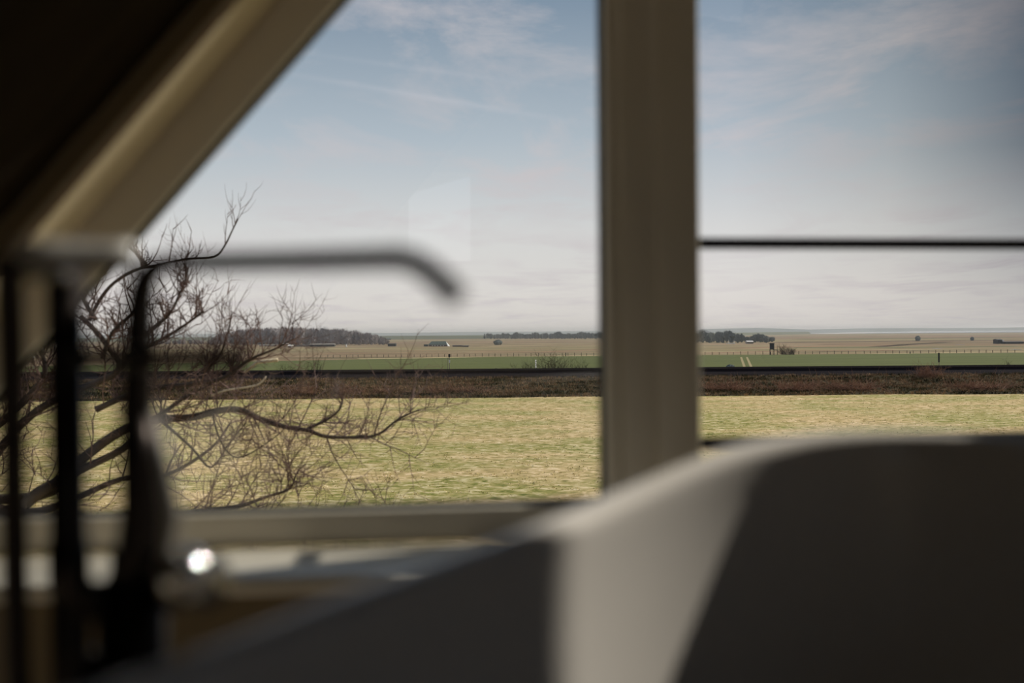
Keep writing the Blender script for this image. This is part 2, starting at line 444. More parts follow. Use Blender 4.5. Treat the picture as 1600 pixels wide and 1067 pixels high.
for s_, yy in ((RW_S0, RW_Y0), (RW_S1, RW_Y0), (RW_S1, RW_Y1), (RW_S0, RW_Y1)):
    c4_.append((XR + s_ / hyp + n * SL / hyp, yy, ZR - s_ * SL / hyp + n / hyp))
b.add(c4_, [(0, 1, 2, 3)]); b.build('pane', M['glass'], w3)
w4 = empty('added_bounce_window', mw=ROOM); struct(w4)  # added out-of-view roof opening that brightens the interior
b = MB()
for a in ((R2S0, R2S0 + 0.03, R2A, R2B), (R2S1 - 0.03, R2S1, R2A, R2B), (R2S0, R2S1, R2A, R2A + 0.03), (R2S0, R2S1, R2B - 0.03, R2B)):
    slope_box(b, 1, *a, OFF + 0.12, OFF + 0.24)
b.build('window_frame', M['gasket'], w4)
b = MB(); cc = []
for s_, yy in ((R2S0, R2A), (R2S1, R2A), (R2S1, R2B), (R2S0, R2B)):
    cc.append((XR + s_ / hyp + n * SL / hyp, yy, ZR - s_ * SL / hyp + n / hyp))
b.add(cc, [(0, 1, 2, 3)]); b.build('pane', M['glass'], w4)
# outer roof covering of the eaves side and rafters inside
for k, yy in enumerate((-0.85, -1.75)):
    b = MB(); slope_box(b, -1, 0.0, LSL - 0.1, yy - 0.05, yy + 0.05, OFF - 0.07, OFF + 0.001)
    r = b.build('ceiling_rafter', M['ceil'], mw=ROOM, bevel=0.004); struct(r); r.name = 'trim_%d' % (4 + k)

# ================================================================ BATH
TH = math.radians(52); TA, TB_, TN = 0.85, 0.37, 2.5
TC = Vector((0.06, 0.48))
RIMZ = [(-0.85, -0.25), (-0.3, -0.235), (0.006, -0.224), (0.124, -0.213), (0.271, -0.202), (0.383, -0.192), (0.503, -0.171), (0.633, -0.139), (0.716, -0.126), (0.782, -0.121), (0.824, -0.119), (0.86, -0.124)]
def rimz(s):
    if s <= RIMZ[0][0]: return RIMZ[0][1]
    for (a, za_), (b_, zb_) in zip(RIMZ, RIMZ[1:]):
        if s <= b_:
            t = (s - a) / (b_ - a); return za_ + (zb_ - za_) * t
    return RIMZ[-1][1]
def rim_s(s):   # smoothed
    return sum(rimz(s + k * 0.02) for k in range(-3, 4)) / 7
def bath():
    prof = []   # (inset from outer rim, depth below the rim as fraction/abs)
    # outer wall, from foot up
    rr = 0.013
    H = 0.60
    mb = MB(); NP = 160
    levels = []
    # each level: (inset fraction of plan, z function)
    def ring(inset, zfun):
        o = []
        for k in range(NP):
            t = 2 * math.pi * k / NP
            c, s_ = math.cos(t), math.sin(t)
            r = (abs(c) ** TN + abs(s_) ** TN) ** (-1 / TN)
            # parametrise by angle of the superellipse
            x = TA * c * r; y = TB_ * s_ * r
            gx = abs(x / TA) ** (TN - 1) / TA * (1 if x > 0 else -1); gy = abs(y / TB_) ** (TN - 1) / TB_ * (1 if y > 0 else -1)
            nrm = Vector((gx, gy)).normalized() if (gx or gy) else Vector((1, 0))
            zr_ = rim_s(x)
            xi = x - nrm.x * inset; yi = y - nrm.y * inset
            z = zfun(zr_)
            X = TC.x + xi * math.cos(TH) - yi * math.sin(TH); Y = TC.y + xi * math.sin(TH) + yi * math.cos(TH)
            o.append((X, Y, CAMZ + z))
        return o
    bot = FZ
    for i in range(9):
        t = i / 8
        ins = 0.11 * (1 - t) ** 1.5 + 0.012
        levels.append(ring(ins, lambda zr_, t=t: bot + (zr_ - 0.03 - bot) * t))
    # rolled lip
    for k in range(9):
        a = math.radians(200 - 200 * k / 8)
        levels.append(ring(0.013 - math.cos(math.pi * k / 8) * 0.022, lambda zr_, k=k: zr_ - 0.018 + 0.018 * math.sin(math.pi * k / 8)))
    for ins, dep in ((0.036, 0.03), (0.044, 0.08), (0.055, 0.14), (0.068, 0.2), (0.084, 0.27), (0.105, 0.34), (0.14, 0.42), (0.19, 0.47), (0.25, 0.49), (0.30, 0.495)):
        def zf_(zr_, dep=dep):
            full = zr_ - (FZ + 0.12); return zr_ - full * dep / 0.495
        levels.append(ring(ins, zf_))
    vs = [p for r in levels for p in r]; fs = []
    for j in range(len(levels) - 1):
        for k in range(NP):
            a = j * NP + k; b_ = j * NP + (k + 1) % NP
            fs.append((a, b_, b_ + NP, a + NP))
    fs.append(tuple(range(NP - 1, -1, -1)))
    fs.append(tuple((len(levels) - 1) * NP + k for k in range(NP)))
    mb.add(vs, fs)
    root = empty('bathtub', (TC.x, TC.y, CAMZ + FZ))
    tag(root, 'white freestanding slipper bathtub with raised right end below the windows', 'bathtub')
    o = mb.build('tub_shell', M['enamel'], root, smooth=True)
    o.matrix_parent_inverse = root.matrix_basis.inverted()
    b = MB(); b.lathe([(0.0001, 0.005), (0.03, 0.005), (0.034, 0.0), (0.034, -0.01)], (TC.x - 0.1, TC.y - 0.08, CAMZ + FZ + 0.122))
    o = b.build('drain', M['chrome'], root, smooth=True); o.matrix_parent_inverse = root.matrix_basis.inverted()
bath()

# ================================================================ BATH FILLER (floor standing mixer with hand shower)
def arc(pts, n=8, r=0.05):                  # round the corners of a polyline
    pts = [Vector(p) for p in pts]; out = [pts[0]]
    for a, b_, c in zip(pts, pts[1:], pts[2:]):
        u1 = (a - b_).normalized(); u2 = (c - b_).normalized()
        rr = min(r, (a - b_).length * 0.49, (c - b_).length * 0.49)
        p0 = b_ + u1 * rr; p2 = b_ + u2 * rr
        for i in range(n + 1):
            t = i / n; out.append(p0 * (1 - t) ** 2 + b_ * 2 * t * (1 - t) + p2 * t * t)
    out.append(pts[-1]); return out
Yf = 1.0
flr = CAMZ + FZ
base = at(205, 900, Yf); base.z = flr
bf = empty('bath_filler', base)
tag(bf, 'dark chrome floor-standing bath tap with long spout and hand shower', 'bath tap')
def part(mb, name, mat='chrome', parent=bf, smooth=True, bevel=0):
    o = mb.build(name, M[mat], parent, smooth=smooth, bevel=bevel)
    w = Matrix.Identity(4)
    o.matrix_parent_inverse = Matrix.Translation(-base) if parent is bf else Matrix.Identity(4)
    return o
# riser and spout
b = MB()
p = [at(222, 830, Yf), at(214, 640, Yf), at(220, 412, Yf), at(560, 405, 0.84), at(648, 402, 0.79), at(712, 462, 0.76)]
path = [p[0], p[1]] + arc([p[1].lerp(p[2], 0.3), p[2], p[3]], 8, 0.045)[0:] + arc([p[3], p[4].lerp(p[3], 0.0), p[5]], 8, 0.04)[1:]
rad = [0.0185 if i < 2 else 0.0165 if i < 6 else 0.0120 for i in range(len(path))]
rad = [0.019, 0.018] + [0.016 - 0.0065 * min(1, i / 9) for i in range(len(path) - 2)]
b.tube(path, rad, 20); part(b, 'spout', 'brushed')
# mixer body and floor column
c = at(205, 925, Yf)
b = MB(); b.tube([at(214, 640, Yf), at(219, 720, Yf), at(224, 790, Yf), at(220, 860, Yf), c], [0.0175, 0.020, 0.022, 0.024, 0.028], 28); part(b, 'mixer_body', 'brushed')
b = MB(); b.tube([c + Vector((0, 0, 0.01)), Vector((c.x, c.y, flr + 0.01))], 0.034, 24); part(b, 'column', 'brushed')
b = MB(); b.lathe([(0.0, 0.014), (0.06, 0.013), (0.066, 0.008), (0.068, 0.0)], (c.x, c.y, flr), 'Z', 40); part(b, 'floor_flange')
# temperature knob with lever on the window side
k0 = at(225, 912, Yf); k1 = at(325, 908, 0.94)
b = MB(); b.tube([k0, k0.lerp(k1, 0.3)], 0.016, 20); b.tube([k0.lerp(k1, 0.3), k1], [0.028, 0.027], 28); part(b, 'control_knob')
b = MB(); kc = at(290, 897, 0.925); b.blob(kc, (0.025, 0.025, 0.025), 0, 0, 40, 28); part(b, 'knob_cap', 'polish')
# second standpipe carrying the hand shower
q0 = at(102, 410, Yf - 0.02)
s1 = at(100, 1060, Yf - 0.02)
b = MB(); b.tube([Vector((q0.x, q0.y, flr)), Vector((q0.x, q0.y, q0.z))], 0.0185, 20); part(b, 'shower_standpipe', 'brushed')
b = MB(); b.lathe([(0.0, 0.012), (0.045, 0.011), (0.05, 0.006), (0.05, 0.0)], (q0.x, q0.y, flr), 'Z', 36); part(b, 'floor_flange')
b = MB(); cj = at(102, 935, Yf); b.tube(arc([Vector((q0.x, q0.y, cj.z + 0.06)), Vector((q0.x, q0.y, cj.z)), Vector((c.x, c.y, cj.z)), Vector((c.x, c.y, cj.z + 0.05))], 8, 0.04), 0.021, 20); part(b, 'bridge_pipe', 'brushed')
# cradle and hand shower lying across the top
h0 = at(18, 398, 0.9); h1 = at(208, 400, 0.95)
b = MB(); b.tube([h0, h0.lerp(h1, 0.35), h0.lerp(h1, 0.8), h1], [0.013, 0.0145, 0.013, 0.016], 20); hs = part(b, 'hand_shower', 'satin')
hb = MB(); hb.box(q0.x - 0.014, q0.x + 0.014, h0.y + 0.02, q0.y, q0.z - 0.02, q0.z - 0.003); part(hb, 'cradle', bevel=0.003)
# hose hanging from the left end of the hand shower down to the mixer
h0d = at(24, 700, 0.94); h2 = at(26, 1050, 0.97)
b = MB(); b.tube(arc([h0, at(14, 420, 0.9), at(20, 640, 0.93), h2, Vector((h2.x + 0.02, h2.y, flr + 0.16)), Vector((q0.x - 0.03, q0.y, flr + 0.10)), Vector((c.x - 0.033, c.y, flr + 0.3)), Vector((c.x - 0.03, c.y, c.z - 0.06))], 8, 0.06), 0.0135, 14); part(b, 'shower_hose', 'brushed')
b = MB(); b.tube([at(244, 635, 0.9), at(257, 730, 0.88), at(270, 800, 0.88), at(262, 860, 0.92), at(248, 908, 0.98)], [0.003, 0.007, 0.009, 0.006, 0.006], 12); part(b, 'highlight_rod', 'satin')  # added rod, stands in for the sky highlight along the riser's edge
# diverter lever pointing right
l0 = at(128, 560, 0.93); l1 = at(378, 560, 0.86)
b = MB(); b.tube([l0, l0.lerp(l1, 0.5), l1], [0.010, 0.010, 0.009], 16); l2 = at(212, 556, Yf); b.tube([l2, l0.lerp(l1, 0.34)], 0.008, 12); part(b, 'diverter_lever', 'brushed')

# ================================================================ LAND
g = {}
g['field'] = material('mown meadow', [(0.36, (84, 84, 40)), (0.44, (150, 142, 80)), (0.52, (200, 176, 126)), (0.60, (246, 224, 186))], scale=(0.8, 1.0, 1), nscale=1.3, detail=12, rough=1, bump=0.7, bdist=0.12, spec=0.1,
    second=([(0.42, (112, 124, 56)), (0.58, (190, 162, 122))], (0.07, 0.14, 1), 1.0, 0.42, 'MIX'), ndist=0.8, nrough=0.7)
g['bank'] = material('rough bank soil', [(0.3, (34, 30, 24)), (0.5, (60, 54, 38)), (0.7, (86, 76, 54))], nscale=1.2, detail=8, rough=1, bump=0.5, bdist=0.2, spec=0.1)
g['ballast'] = material('dark ballast', [(0.3, (30, 26, 30)), (0.7, (46, 42, 46))], nscale=6, detail=8, rough=1, spec=0.1)
g['crop'] = material('green winter crop', [(0.3, (84, 90, 52)), (0.7, (98, 104, 60))], scale=(0.02, 0.1, 1), nscale=1, rough=1, spec=0.1)
g['marsh'] = material('dry marsh pasture', [(0.34, (72, 76, 48)), (0.43, (140, 118, 90)), (0.49, (98, 76, 60)), (0.55, (172, 150, 120)), (0.64, (74, 78, 48))], scale=(0.005, 0.022, 1), nscale=1.0, detail=8, rough=1, spec=0.1,
    second=([(0.4, (138, 108, 92)), (0.6, (150, 146, 104))], (0.0012, 0.003, 1), 1.0, 0.4, 'MIX'))
g['dike'] = material('grassy dike', [(0.3, (98, 102, 84)), (0.7, (112, 114, 94))], scale=(0.01, 0.01, 1), nscale=1, rough=1, spec=0.1)
g['water'] = material('tidal water', [(0.3, (150, 160, 166)), (0.7, (160, 168, 174))], scale=(0.01, 0.05, 1), nscale=1, rough=0.15, spec=0.6)
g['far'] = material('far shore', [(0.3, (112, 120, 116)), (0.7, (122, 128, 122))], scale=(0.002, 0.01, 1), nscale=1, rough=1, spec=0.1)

def grid(name, x0, x1, y0, y1, nx, ny, zf_, mat):
    mb = MB(); vs = []; fs = []
    for j in range(ny + 1):
        for i in range(nx + 1):
            x = x0 + (x1 - x0) * i / nx; y = y0 + (y1 - y0) * j / ny; vs.append((x, y, zf_(x, y)))
    for j in range(ny):
        for i in range(nx):
            a = j * (nx + 1) + i; fs.append((a, a + 1, a + nx + 2, a + nx + 1))
    mb.add(vs, fs); return struct(mb.build(name, mat, smooth=True))
# the bank line runs very slightly towards the house on the left
def bank_y(x): return 145 - 0.0 * x
grid('meadow', -120, 140, -20, 146, 130, 90, lambda x, y: 0.10 * noise.noise(Vector((x * 0.06, y * 0.08, 0))) - 0.02, g['field'])
def bank_z(x, y):
    t = (y - 145) / 15
    if t < 0: return -0.1
    return 2.15 * min(1, t) + (0.25 * noise.noise(Vector((x * 0.15, y * 0.3, 3))) if 0 < t < 0.95 else 0) 
grid('railway_bank', -220, 240, 144.5, 160.2, 460, 16, bank_z, g['bank'])
bb = MB(); prof = [(160, 1.9), (160.3, 2.2), (162.0, 3.30), (167.2, 3.30), (169, 2.2), (180, -0.1), (160, -0.1)]
n = len(prof); vs = [(x, y, z) for x in (-220, 240) for y, z in prof]
bb.add(vs, [tuple(range(n)), tuple(range(2 * n - 1, n - 1, -1))] + [(i, (i + 1) % n, (i + 1) % n + n, i + n) for i in range(n)])
struct(bb.build('track_ballast', g['ballast']))
def crop_far(px_x):  # boundary of the green crop, world x -> y
    return 389 - max(0, (-60 - px_x)) * 0.9
mb = MB(); xs = [-400, -160, -120, -80, -40, 0, 60, 120, 200, 320]
vs = [(x * 0.5, 178, 0.0) for x in xs] + [(x, 300 if x <= -160 else 330 if x == -120 else 352 if x == -80 else 372 if x == -40 else 389, 0.0) for x in xs]
k = len(xs); mb.add(vs, [(i, i + 1, i + 1 + k, i + k) for i in range(k - 1)])
struct(mb.build('crop_field', g['crop']))
mb = MB(); mb.add([(-900, 170, -0.08), (900, 170, -0.08), (2600, 2600, -0.08), (-2600, 2600, -0.08)], [(0, 1, 2, 3)])
struct(mb.build('marsh', g['marsh']))
mb = MB(); mb.add([(-9000, 2590, -0.1), (700, 2590, -0.1), (4500, 9000, -0.1), (-9000, 9000, -0.1)], [(0, 1, 2, 3)])
struct(mb.build('far_pasture', g['far']))
mb = MB(); mb.add([(850, 2450, 0.0), (2600, 2450, 0.0), (4200, 4000, 0.0), (1500, 4000, 0.0)], [(0, 1, 2, 3)])
struct(mb.build('tidal_water', g['water']))
# dikes
def ridge(name, pts, w, h, mat, hn=0.0):
    mb = MB(); vs = []; 
    for i, (x, y) in enumerate(pts):
        hh = h + hn * noise.noise(Vector((x * 0.01, i * 0.7, 0)))
        vs += [(x, y - w, -0.1), (x, y - w * 0.15, hh), (x, y + w * 0.15, hh), (x, y + w, -0.1)]
    fs = []
    for i in range(len(pts) - 1):
        for q_ in range(3): fs.append((i * 4 + q_, (i + 1) * 4 + q_, (i + 1) * 4 + q_ + 1, i * 4 + q_ + 1))
    mb.add(vs, fs); return struct(mb.build(name, mat))
ridge('sea_dike', [(-1400, 1500), (-500, 1520), (-100, 1500), (160, 1540), (420, 1900), (700, 2350)], 22, 5.2, g['dike'], 0.4)
ridge('far_dike', [(300, 2350), (1500, 2300), (2600, 2300)], 25, 0.9, g['far'])
ridge('far_shore', [(900 + 250 * i, 4700) for i in range(18)], 250, 17, g['far'], 12)
ridge('far_hill', [(-3000 + 300 * i, 6000) for i in range(26)], 300, 12, g['far'], 5)

# ditches and dry strips across the marsh
def strip_(name, pts, w, mat):
    mb = MB(); n = len(pts); P_ = [at(a, c, ground_y(a, c)) for a, c in pts]
    vs = []
    for i, p in enumerate(P_):
        d = (P_[min(i + 1, n - 1)] - P_[max(i - 1, 0)]).normalized(); nn = Vector((-d.y, d.x, 0))
        vs += [(p.x - nn.x * w, p.y - nn.y * w, -0.04), (p.x + nn.x * w, p.y + nn.y * w, -0.04)]
    mb.add(vs, [(2 * i, 2 * i + 2, 2 * i + 3, 2 * i + 1) for i in range(n - 1)]); return struct(mb.build(name, mat))
g['ditch'] = material('dark ditch reeds', [(0.3, (58, 50, 38)), (0.7, (84, 70, 54))], scale=(0.03, 0.1, 1), nscale=1, rough=1, spec=0.1)
g['drygrass'] = material('pale dry grass', [(0.3, (170, 152, 116)), (0.7, (196, 178, 140))], scale=(0.05, 0.2, 1), nscale=1, rough=1, spec=0.1)
g['redgrass'] = material('reddish dry grass', [(0.3, (138, 104, 84)), (0.7, (160, 126, 102))], scale=(0.02, 0.1, 1), nscale=1, rough=1, spec=0.1)
g['greenmarsh'] = material('green marsh grass', [(0.3, (86, 92, 62)), (0.7, (102, 106, 74))], scale=(0.02, 0.1, 1), nscale=1, rough=1, spec=0.1)
for pts, w, mt in ((((1370, 541.5), (1420, 538), (1480, 534.5)), 5, 'ditch'), (((1100, 551.5), (1250, 548), (1400, 547)), 5, 'redgrass'), (((1150, 544), (1300, 540.5), (1420, 538.5)), 7, 'redgrass'),
        (((1240, 543), (1400, 542.5), (1598, 541)), 10, 'greenmarsh'), (((1250, 530), (1420, 528.5), (1598, 527)), 30, 'greenmarsh'), (((1210, 535), (1400, 533), (1598, 531)), 14, 'ditch'), (((1280, 549), (1450, 547), (1598, 545.5)), 3, 'ditch'),
        (((500, 553), (600, 551.5), (700, 551)), 3, 'redgrass'), (((560, 560.5), (760, 557.5), (945, 555.5)), 5, 'drygrass'), (((1100, 556.5), (1250, 555), (1350, 554)), 5, 'drygrass'), (((1350, 553), (1480, 550.5), (1598, 549)), 4, 'drygrass'),
        (((520, 546), (700, 548), (860, 546)), 4, 'redgrass'), (((760, 541), (850, 539), (945, 539)), 8, 'drygrass'), (((640, 550.5), (690, 550), (730, 550.3)), 1.2, 'ditch'), (((740, 549), (850, 549.5), (940, 546)), 5, 'redgrass'), (((620, 535), (760, 533.5), (940, 532)), 16, 'redgrass'),
        (((760, 537), (830, 535.5), (945, 535)), 3, 'ditch'), (((420, 545.5), (520, 544.5), (640, 544)), 5, 'drygrass')):
    strip_('marsh_strip', pts, w, g[mt])
# wheel tracks in the crop
mb = MB()
for (pa, pb, w) in (((1158, 558), (1164, 576), 0.35), ((1167, 558), (1175, 576), 0.35)):
    ya, yb = ground_y(*pa), ground_y(*pb); A = at(pa[0], pa[1], ya); B = at(pb[0], pb[1], yb)
    mb.add([(A.x - w, ya, 0.01), (A.x + w, ya, 0.01), (B.x + w, yb, 0.01), (B.x - w, yb, 0.01)], [(0, 1, 2, 3)])
struct(mb.build('wheel_tracks', material('track soil', [(0.3, (140, 126, 84)), (0.7, (150, 134, 92))], rough=1)))

# ---------------- grass
def tufts(name, n, xr, yr, zf_, h, w, mat, label, blades=4, patch=None, lean=0.5):
    mb = MB()
    for i in range(n):
        y = random.uniform(*yr); x = random.uniform(*xr) * y / yr[1]
        if patch and not patch(x, y): continue
        z = zf_(x, y)
        for b_ in range(blades):
            a = random.uniform(0, 6.28); hh = h * random.uniform(0.5, 1.3); ww = w * random.uniform(0.6, 1.4)
            dx, dy = math.cos(a), math.sin(a); l = lean * hh * random.uniform(0.2, 1)
            px_, py_ = x + dx * ww * 2, y + dy * ww * 2
            mb.add([(px_ - dy * ww, py_ + dx * ww, z - 0.02), (px_ + dy * ww, py_ - dx * ww, z - 0.02), (px_ + dx * l, py_ + dy * l, z + hh)], [(0, 1, 2)])
    o = mb.build(name, mat); tag(o, label, 'grass', kind='stuff'); return o
g['straw'] = material('straw stubble', [(0.35, (170, 160, 96)), (0.5, (216, 196, 140)), (0.65, (244, 226, 184))], nscale=0.9, detail=4, rough=1, spec=0.1)
g['bankgrass'] = material('dead bank grass', [(0.36, (36, 36, 24)), (0.44, (78, 76, 46)), (0.50, (130, 104, 80)), (0.56, (176, 148, 116)), (0.62, (50, 52, 30))], scale=(0.12, 0.5, 0.5), nscale=1, detail=6, rough=1, spec=0.1)
gz = lambda x, y: 0.10 * noise.noise(Vector((x * 0.06, y * 0.08, 0))) - 0.02
tufts('meadow_grass', 26000, (-92, 92), (22, 144), gz, 0.07, 0.05, g['straw'], 'short mown meadow grass with straw between the house and the railway bank', 3, patch=lambda x, y: noise.noise(Vector((x * 0.4, y * 0.7, 5))) > -0.05, lean=1.6)
tufts('bank_grass', 17000, (-92, 92), (144.6, 160.5), bank_z, 0.42, 0.035, g['bankgrass'], 'dead brown and green grass covering the railway bank', 6, lean=0.9)

# ---------------- railway: two rails with sleepers
tr = empty('railway_track', (0, 164.6, 3.14)); tag(tr, 'dark railway track along the top of the grassy bank', 'railway track')
g['steel'] = material('rusty rail', [(0.3, (48, 38, 36)), (0.7, (64, 52, 48))], nscale=2, rough=0.7)
for yy in (-0.72, 0.72):
    b = MB(); b.box(-218, 238, yy - 0.06, yy + 0.06, 0.18, 0.20); b.box(-218, 238, yy - 0.012, yy + 0.012, 0.20, 0.30); b.box(-218, 238, yy - 0.035, yy + 0.035, 0.30, 0.34); b.build('rail', g['steel'], tr)
b = MB()
for i in range(-120, 130): b.box(i * 0.9 - 0.12, i * 0.9 + 0.12, -1.25, 1.25, 0.0, 0.18)
o = b.build('sleepers', g['ballast'], tr); o['kind'] = 'stuff'
b = MB(); b.box(-218, 238, 0, 0.35, 0, 0.32); o = b.build('cable_trough', g['ballast'], None); o.location = (0, 161.6, 3.05)
tag(o, 'long low dark cable trough at the near edge of the track', 'cable trough')

# ---------------- posts by the line
M['white'] = material('white board', [(0.3, (226, 224, 220)), (0.7, (236, 234, 230))], nscale=2, rough=0.6)
M['grey'] = material('grey post', [(0.3, (120, 112, 104)), (0.7, (138, 130, 120))], nscale=2, rough=0.7)
M['dark'] = material('dark board', [(0.3, (34, 36, 40)), (0.7, (44, 46, 50))], nscale=2, rough=0.7)
Yp = 168.0
p = at(837, 562, Yp); mk = empty('marker_post', (p.x, Yp, 2.8)); tag(mk, 'white striped trackside board on a post in front of the bare bushes', 'marker post')
b = MB(); b.box(-0.05, 0.05, 0, 0.06, 0, 1.0); b.build('post', M['dark'], mk)
b = MB(); b.box(-0.15, 0.15, -0.04, 0.0, 0.3, p.z - 2.8); b.build('board', M['white'], mk)
for i in range(4):
    zz_ = 0.62 + i * 0.34
    b = MB(); s_ = 1 if i % 2 else -1
    b.prism([(-0.15, zz_ - 0.05 * s_), (0.15, zz_ + 0.10 * s_), (0.15, zz_ + 0.10 * s_ + 0.10), (-0.15, zz_ - 0.05 * s_ + 0.10)], -0.05, -0.041); b.build('stripe', M['dark'], mk)
mk.rotation_euler.z = math.radians(50)
p = at(702, 553, Yp); sg = empty('railway_signal', (p.x, Yp, 2.8)); tag(sg, 'slim trackside signal with dark head on a pale post left of the striped board', 'signal')
hgt = p.z - 2.8
b = MB(); b.tube([(0, 0, 0), (0, 0, hgt - 0.3)], 0.06, 10); b.build('post', M['grey'], sg)
b = MB(); b.tube([(-0.3, 0, 0), (-0.3, 0, hgt - 0.6)], 0.03, 8); b.box(-0.3, 0.0, -0.02, 0.02, hgt - 0.75, hgt - 0.68); b.build('ladder', M['grey'], sg)
b = MB(); b.box(-0.16, 0.16, -0.12, 0.12, hgt - 0.55, hgt); b.build('signal_head', M['dark'], sg)
b = MB(); b.box(-0.10, 0.14, -0.13, -0.09, hgt - 1.5, hgt - 1.0); b.build('plate', M['white'], sg)
p = at(1467, 552, Yp); ps_ = empty('trackside_post', (p.x, Yp, 2.8)); tag(ps_, 'tall dark trackside post at the right edge of the green crop', 'post')
hgt = p.z - 2.8
b = MB(); b.tube([(0, 0, 0), (0, 0, hgt)], 0.05, 8); b.build('post', M['grey'], ps_)
b = MB(); b.box(-0.11, 0.11, -0.06, 0.06, hgt - 1.5, hgt + 0.1); b.build('board', M['dark'], ps_)
p = at(775, 576, Yp); b = MB(); b.box(-0.09, 0.09, -0.09, 0.09, 0, p.z - 2.8 + 0.1); o = b.build('short_post', M['dark']); o.location = (p.x, Yp, 2.8); tag(o, 'short dark stump of a post left of the striped board', 'post')
p = at(53, 557, Yp); o = empty('lamp_marker', (p.x, Yp, 2.8)); tag(o, 'thin pale post with a small white head, far left behind the tree', 'post')
b = MB(); b.tube([(0, 0, 0), (0, 0, p.z - 2.8)], 0.07, 8); b.build('post', M['grey'], o)
b = MB(); b.box(-0.16, 0.16, -0.08, 0.08, p.z - 3.0, p.z - 2.7); b.build('head', M['white'], o)

# ---------------- pasture fences along the far edge of the crop
g['post'] = material('weathered fence wood', [(0.3, (84, 74, 66)), (0.7, (104, 94, 84))], nscale=2, rough=0.9)
def fence(x0, x1, y, n, label, h=1.15):
    f = empty('pasture_fence', ((x0 + x1) / 2, y, 0)); tag(f, label, 'fence')
    cx_ = (x0 + x1) / 2
    me = None
    for i in range(n):
        x = x0 + (x1 - x0) * i / (n - 1) - cx_
        if me is None:
            b = MB(); b.box(-0.09, 0.09, -0.07, 0.07, 0, h); me = b.mesh('post', g['post'])
        o = bpy.data.objects.new('post', me); COL.objects.link(o); o.parent = f; o.location = (x + random.uniform(-.3, .3), 0, 0); o.scale = (1, 1, random.uniform(0.85, 1.15))
    for zz_ in (0.4, 0.7, 1.0):
        b = MB(); b.tube([(x0 - cx_, 0.08, zz_), (x1 - cx_, 0.08, zz_)], 0.012, 4); b.build('wire', M['grey'], f)
fence(-75, 32, 391, 45, 'post and wire fence along the back of the green crop, left of the window post')
fence(76, 198, 392, 44, 'post and wire fence along the back of the green crop, right of the window post')
for pxx, pyy, top, lab in ((884, 558, 551, 'single taller dark fence post left of the window post'), (1500 - 78, 556, 552, 'single dark post far right on the pasture edge')):
    y_ = 388; p = at(pxx, top, y_); b = MB(); b.box(-0.15, 0.15, -0.12, 0.12, 0, max(p.z, 0.8)); o = b.build('gate_post', M['dark']); o.location = (p.x, y_, 0); tag(o, lab, 'post')

# ---------------- trees
def rv3(s): return Vector((random.gauss(0, s), random.gauss(0, s), random.gauss(0, s)))
def twigs(mb, start, direction, length, r, depth, up=0.25, sides=3, wig=0.25, den=3):
    n = 4 if depth > 0 else 3
    pts = [Vector(start)]; d = direction.normalized()
    for i in range(n):
        d = (d + rv3(wig) * 0.6 + Vector((0, 0, up * 0.35))).normalized()
        pts.append(pts[-1] + d * length / n)
    mb.tube(pts, [r * (1 - 0.75 * i / n) for i in range(n + 1)], sides, cap=False)
    if depth > 0:
        for k in range(random.randint(den - 1, den + 1)):
            i = random.randint(1, n); t = random.random()
            p_ = pts[i - 1].lerp(pts[i], t); dd = (pts[i] - pts[i - 1]).normalized()
            side = dd.cross(rv3(1)).normalized()
            twigs(mb, p_, dd * 0.6 + side * 0.8, length * random.uniform(0.4, 0.75), r * 0.62, depth - 1, up, sides, wig, den)
TY = 12.0
tree = empty('bare_tree', (-8.2, TY + 0.5, 0)); tag(tree, 'bare dark tree close outside the left window, branches reaching right across the meadow', 'tree')
def tp(mb, name, mat, parent=tree, kind=None, smooth=True):
    o = mb.build(name, mat, parent, smooth=smooth)
    o.matrix_parent_inverse = Matrix.Translation(-Vector(tree.location)) if parent is tree else Matrix.Identity(4)
    if kind: o['kind'] = kind
    return o
def smoothline(pts, sub=4):
    out = []
    P_ = [pts[0]] + pts + [pts[-1]]
    for i in range(1, len(P_) - 2):
        for k in range(sub):
            t = k / sub; a, b_, c_, d_ = P_[i - 1], P_[i], P_[i + 1], P_[i + 2]
            out.append(0.5 * ((2 * b_) + (c_ - a) * t + (2 * a - 5 * b_ + 4 * c_ - d_) * t * t + (3 * b_ - a - 3 * c_ + d_) * t ** 3))
    out.append(pts[-1]); return out
def limb(px_pts, r0, r1, y0=TY, y1=None, nt_=14, tl=0.9, tr_=0.011, depth=2, up=0.3, start=None, from_=0.0, den=3):
    y1 = y0 if y1 is None else y1
    n = len(px_pts)
    pts = [at(a, b_, y0 + (y1 - y0) * i / (n - 1) + random.uniform(-0.1, 0.1)) for i, (a, b_) in enumerate(px_pts)]
    if start is not None: pts = [Vector(start)] + pts
    pts = smoothline(pts, 4); m = len(pts)
    rad_ = [r0 + (r1 - r0) * (i / (m - 1)) ** 0.8 for i in range(m)]
    mb = MB(); mb.tube(pts, rad_, 8); br = tp(mb, 'branch', M['bark'])
    if nt_:
        mt = MB()
        for k_ in range(nt_):
            i = random.randint(max(1, int(from_ * m)), m - 1)
            dd = (pts[i] - pts[i - 1]).normalized(); side = dd.cross(rv3(1)).normalized()
            twigs(mt, pts[i], dd * 0.5 + side * 0.9 + Vector((0, 0, up)), tl * random.uniform(0.4, 1.1), min(tr_, rad_[i] * 0.7), depth, up, 3, den=den)
        o = mt.build('twigs', M['twig'], br); o['kind'] = 'stuff'
    return pts
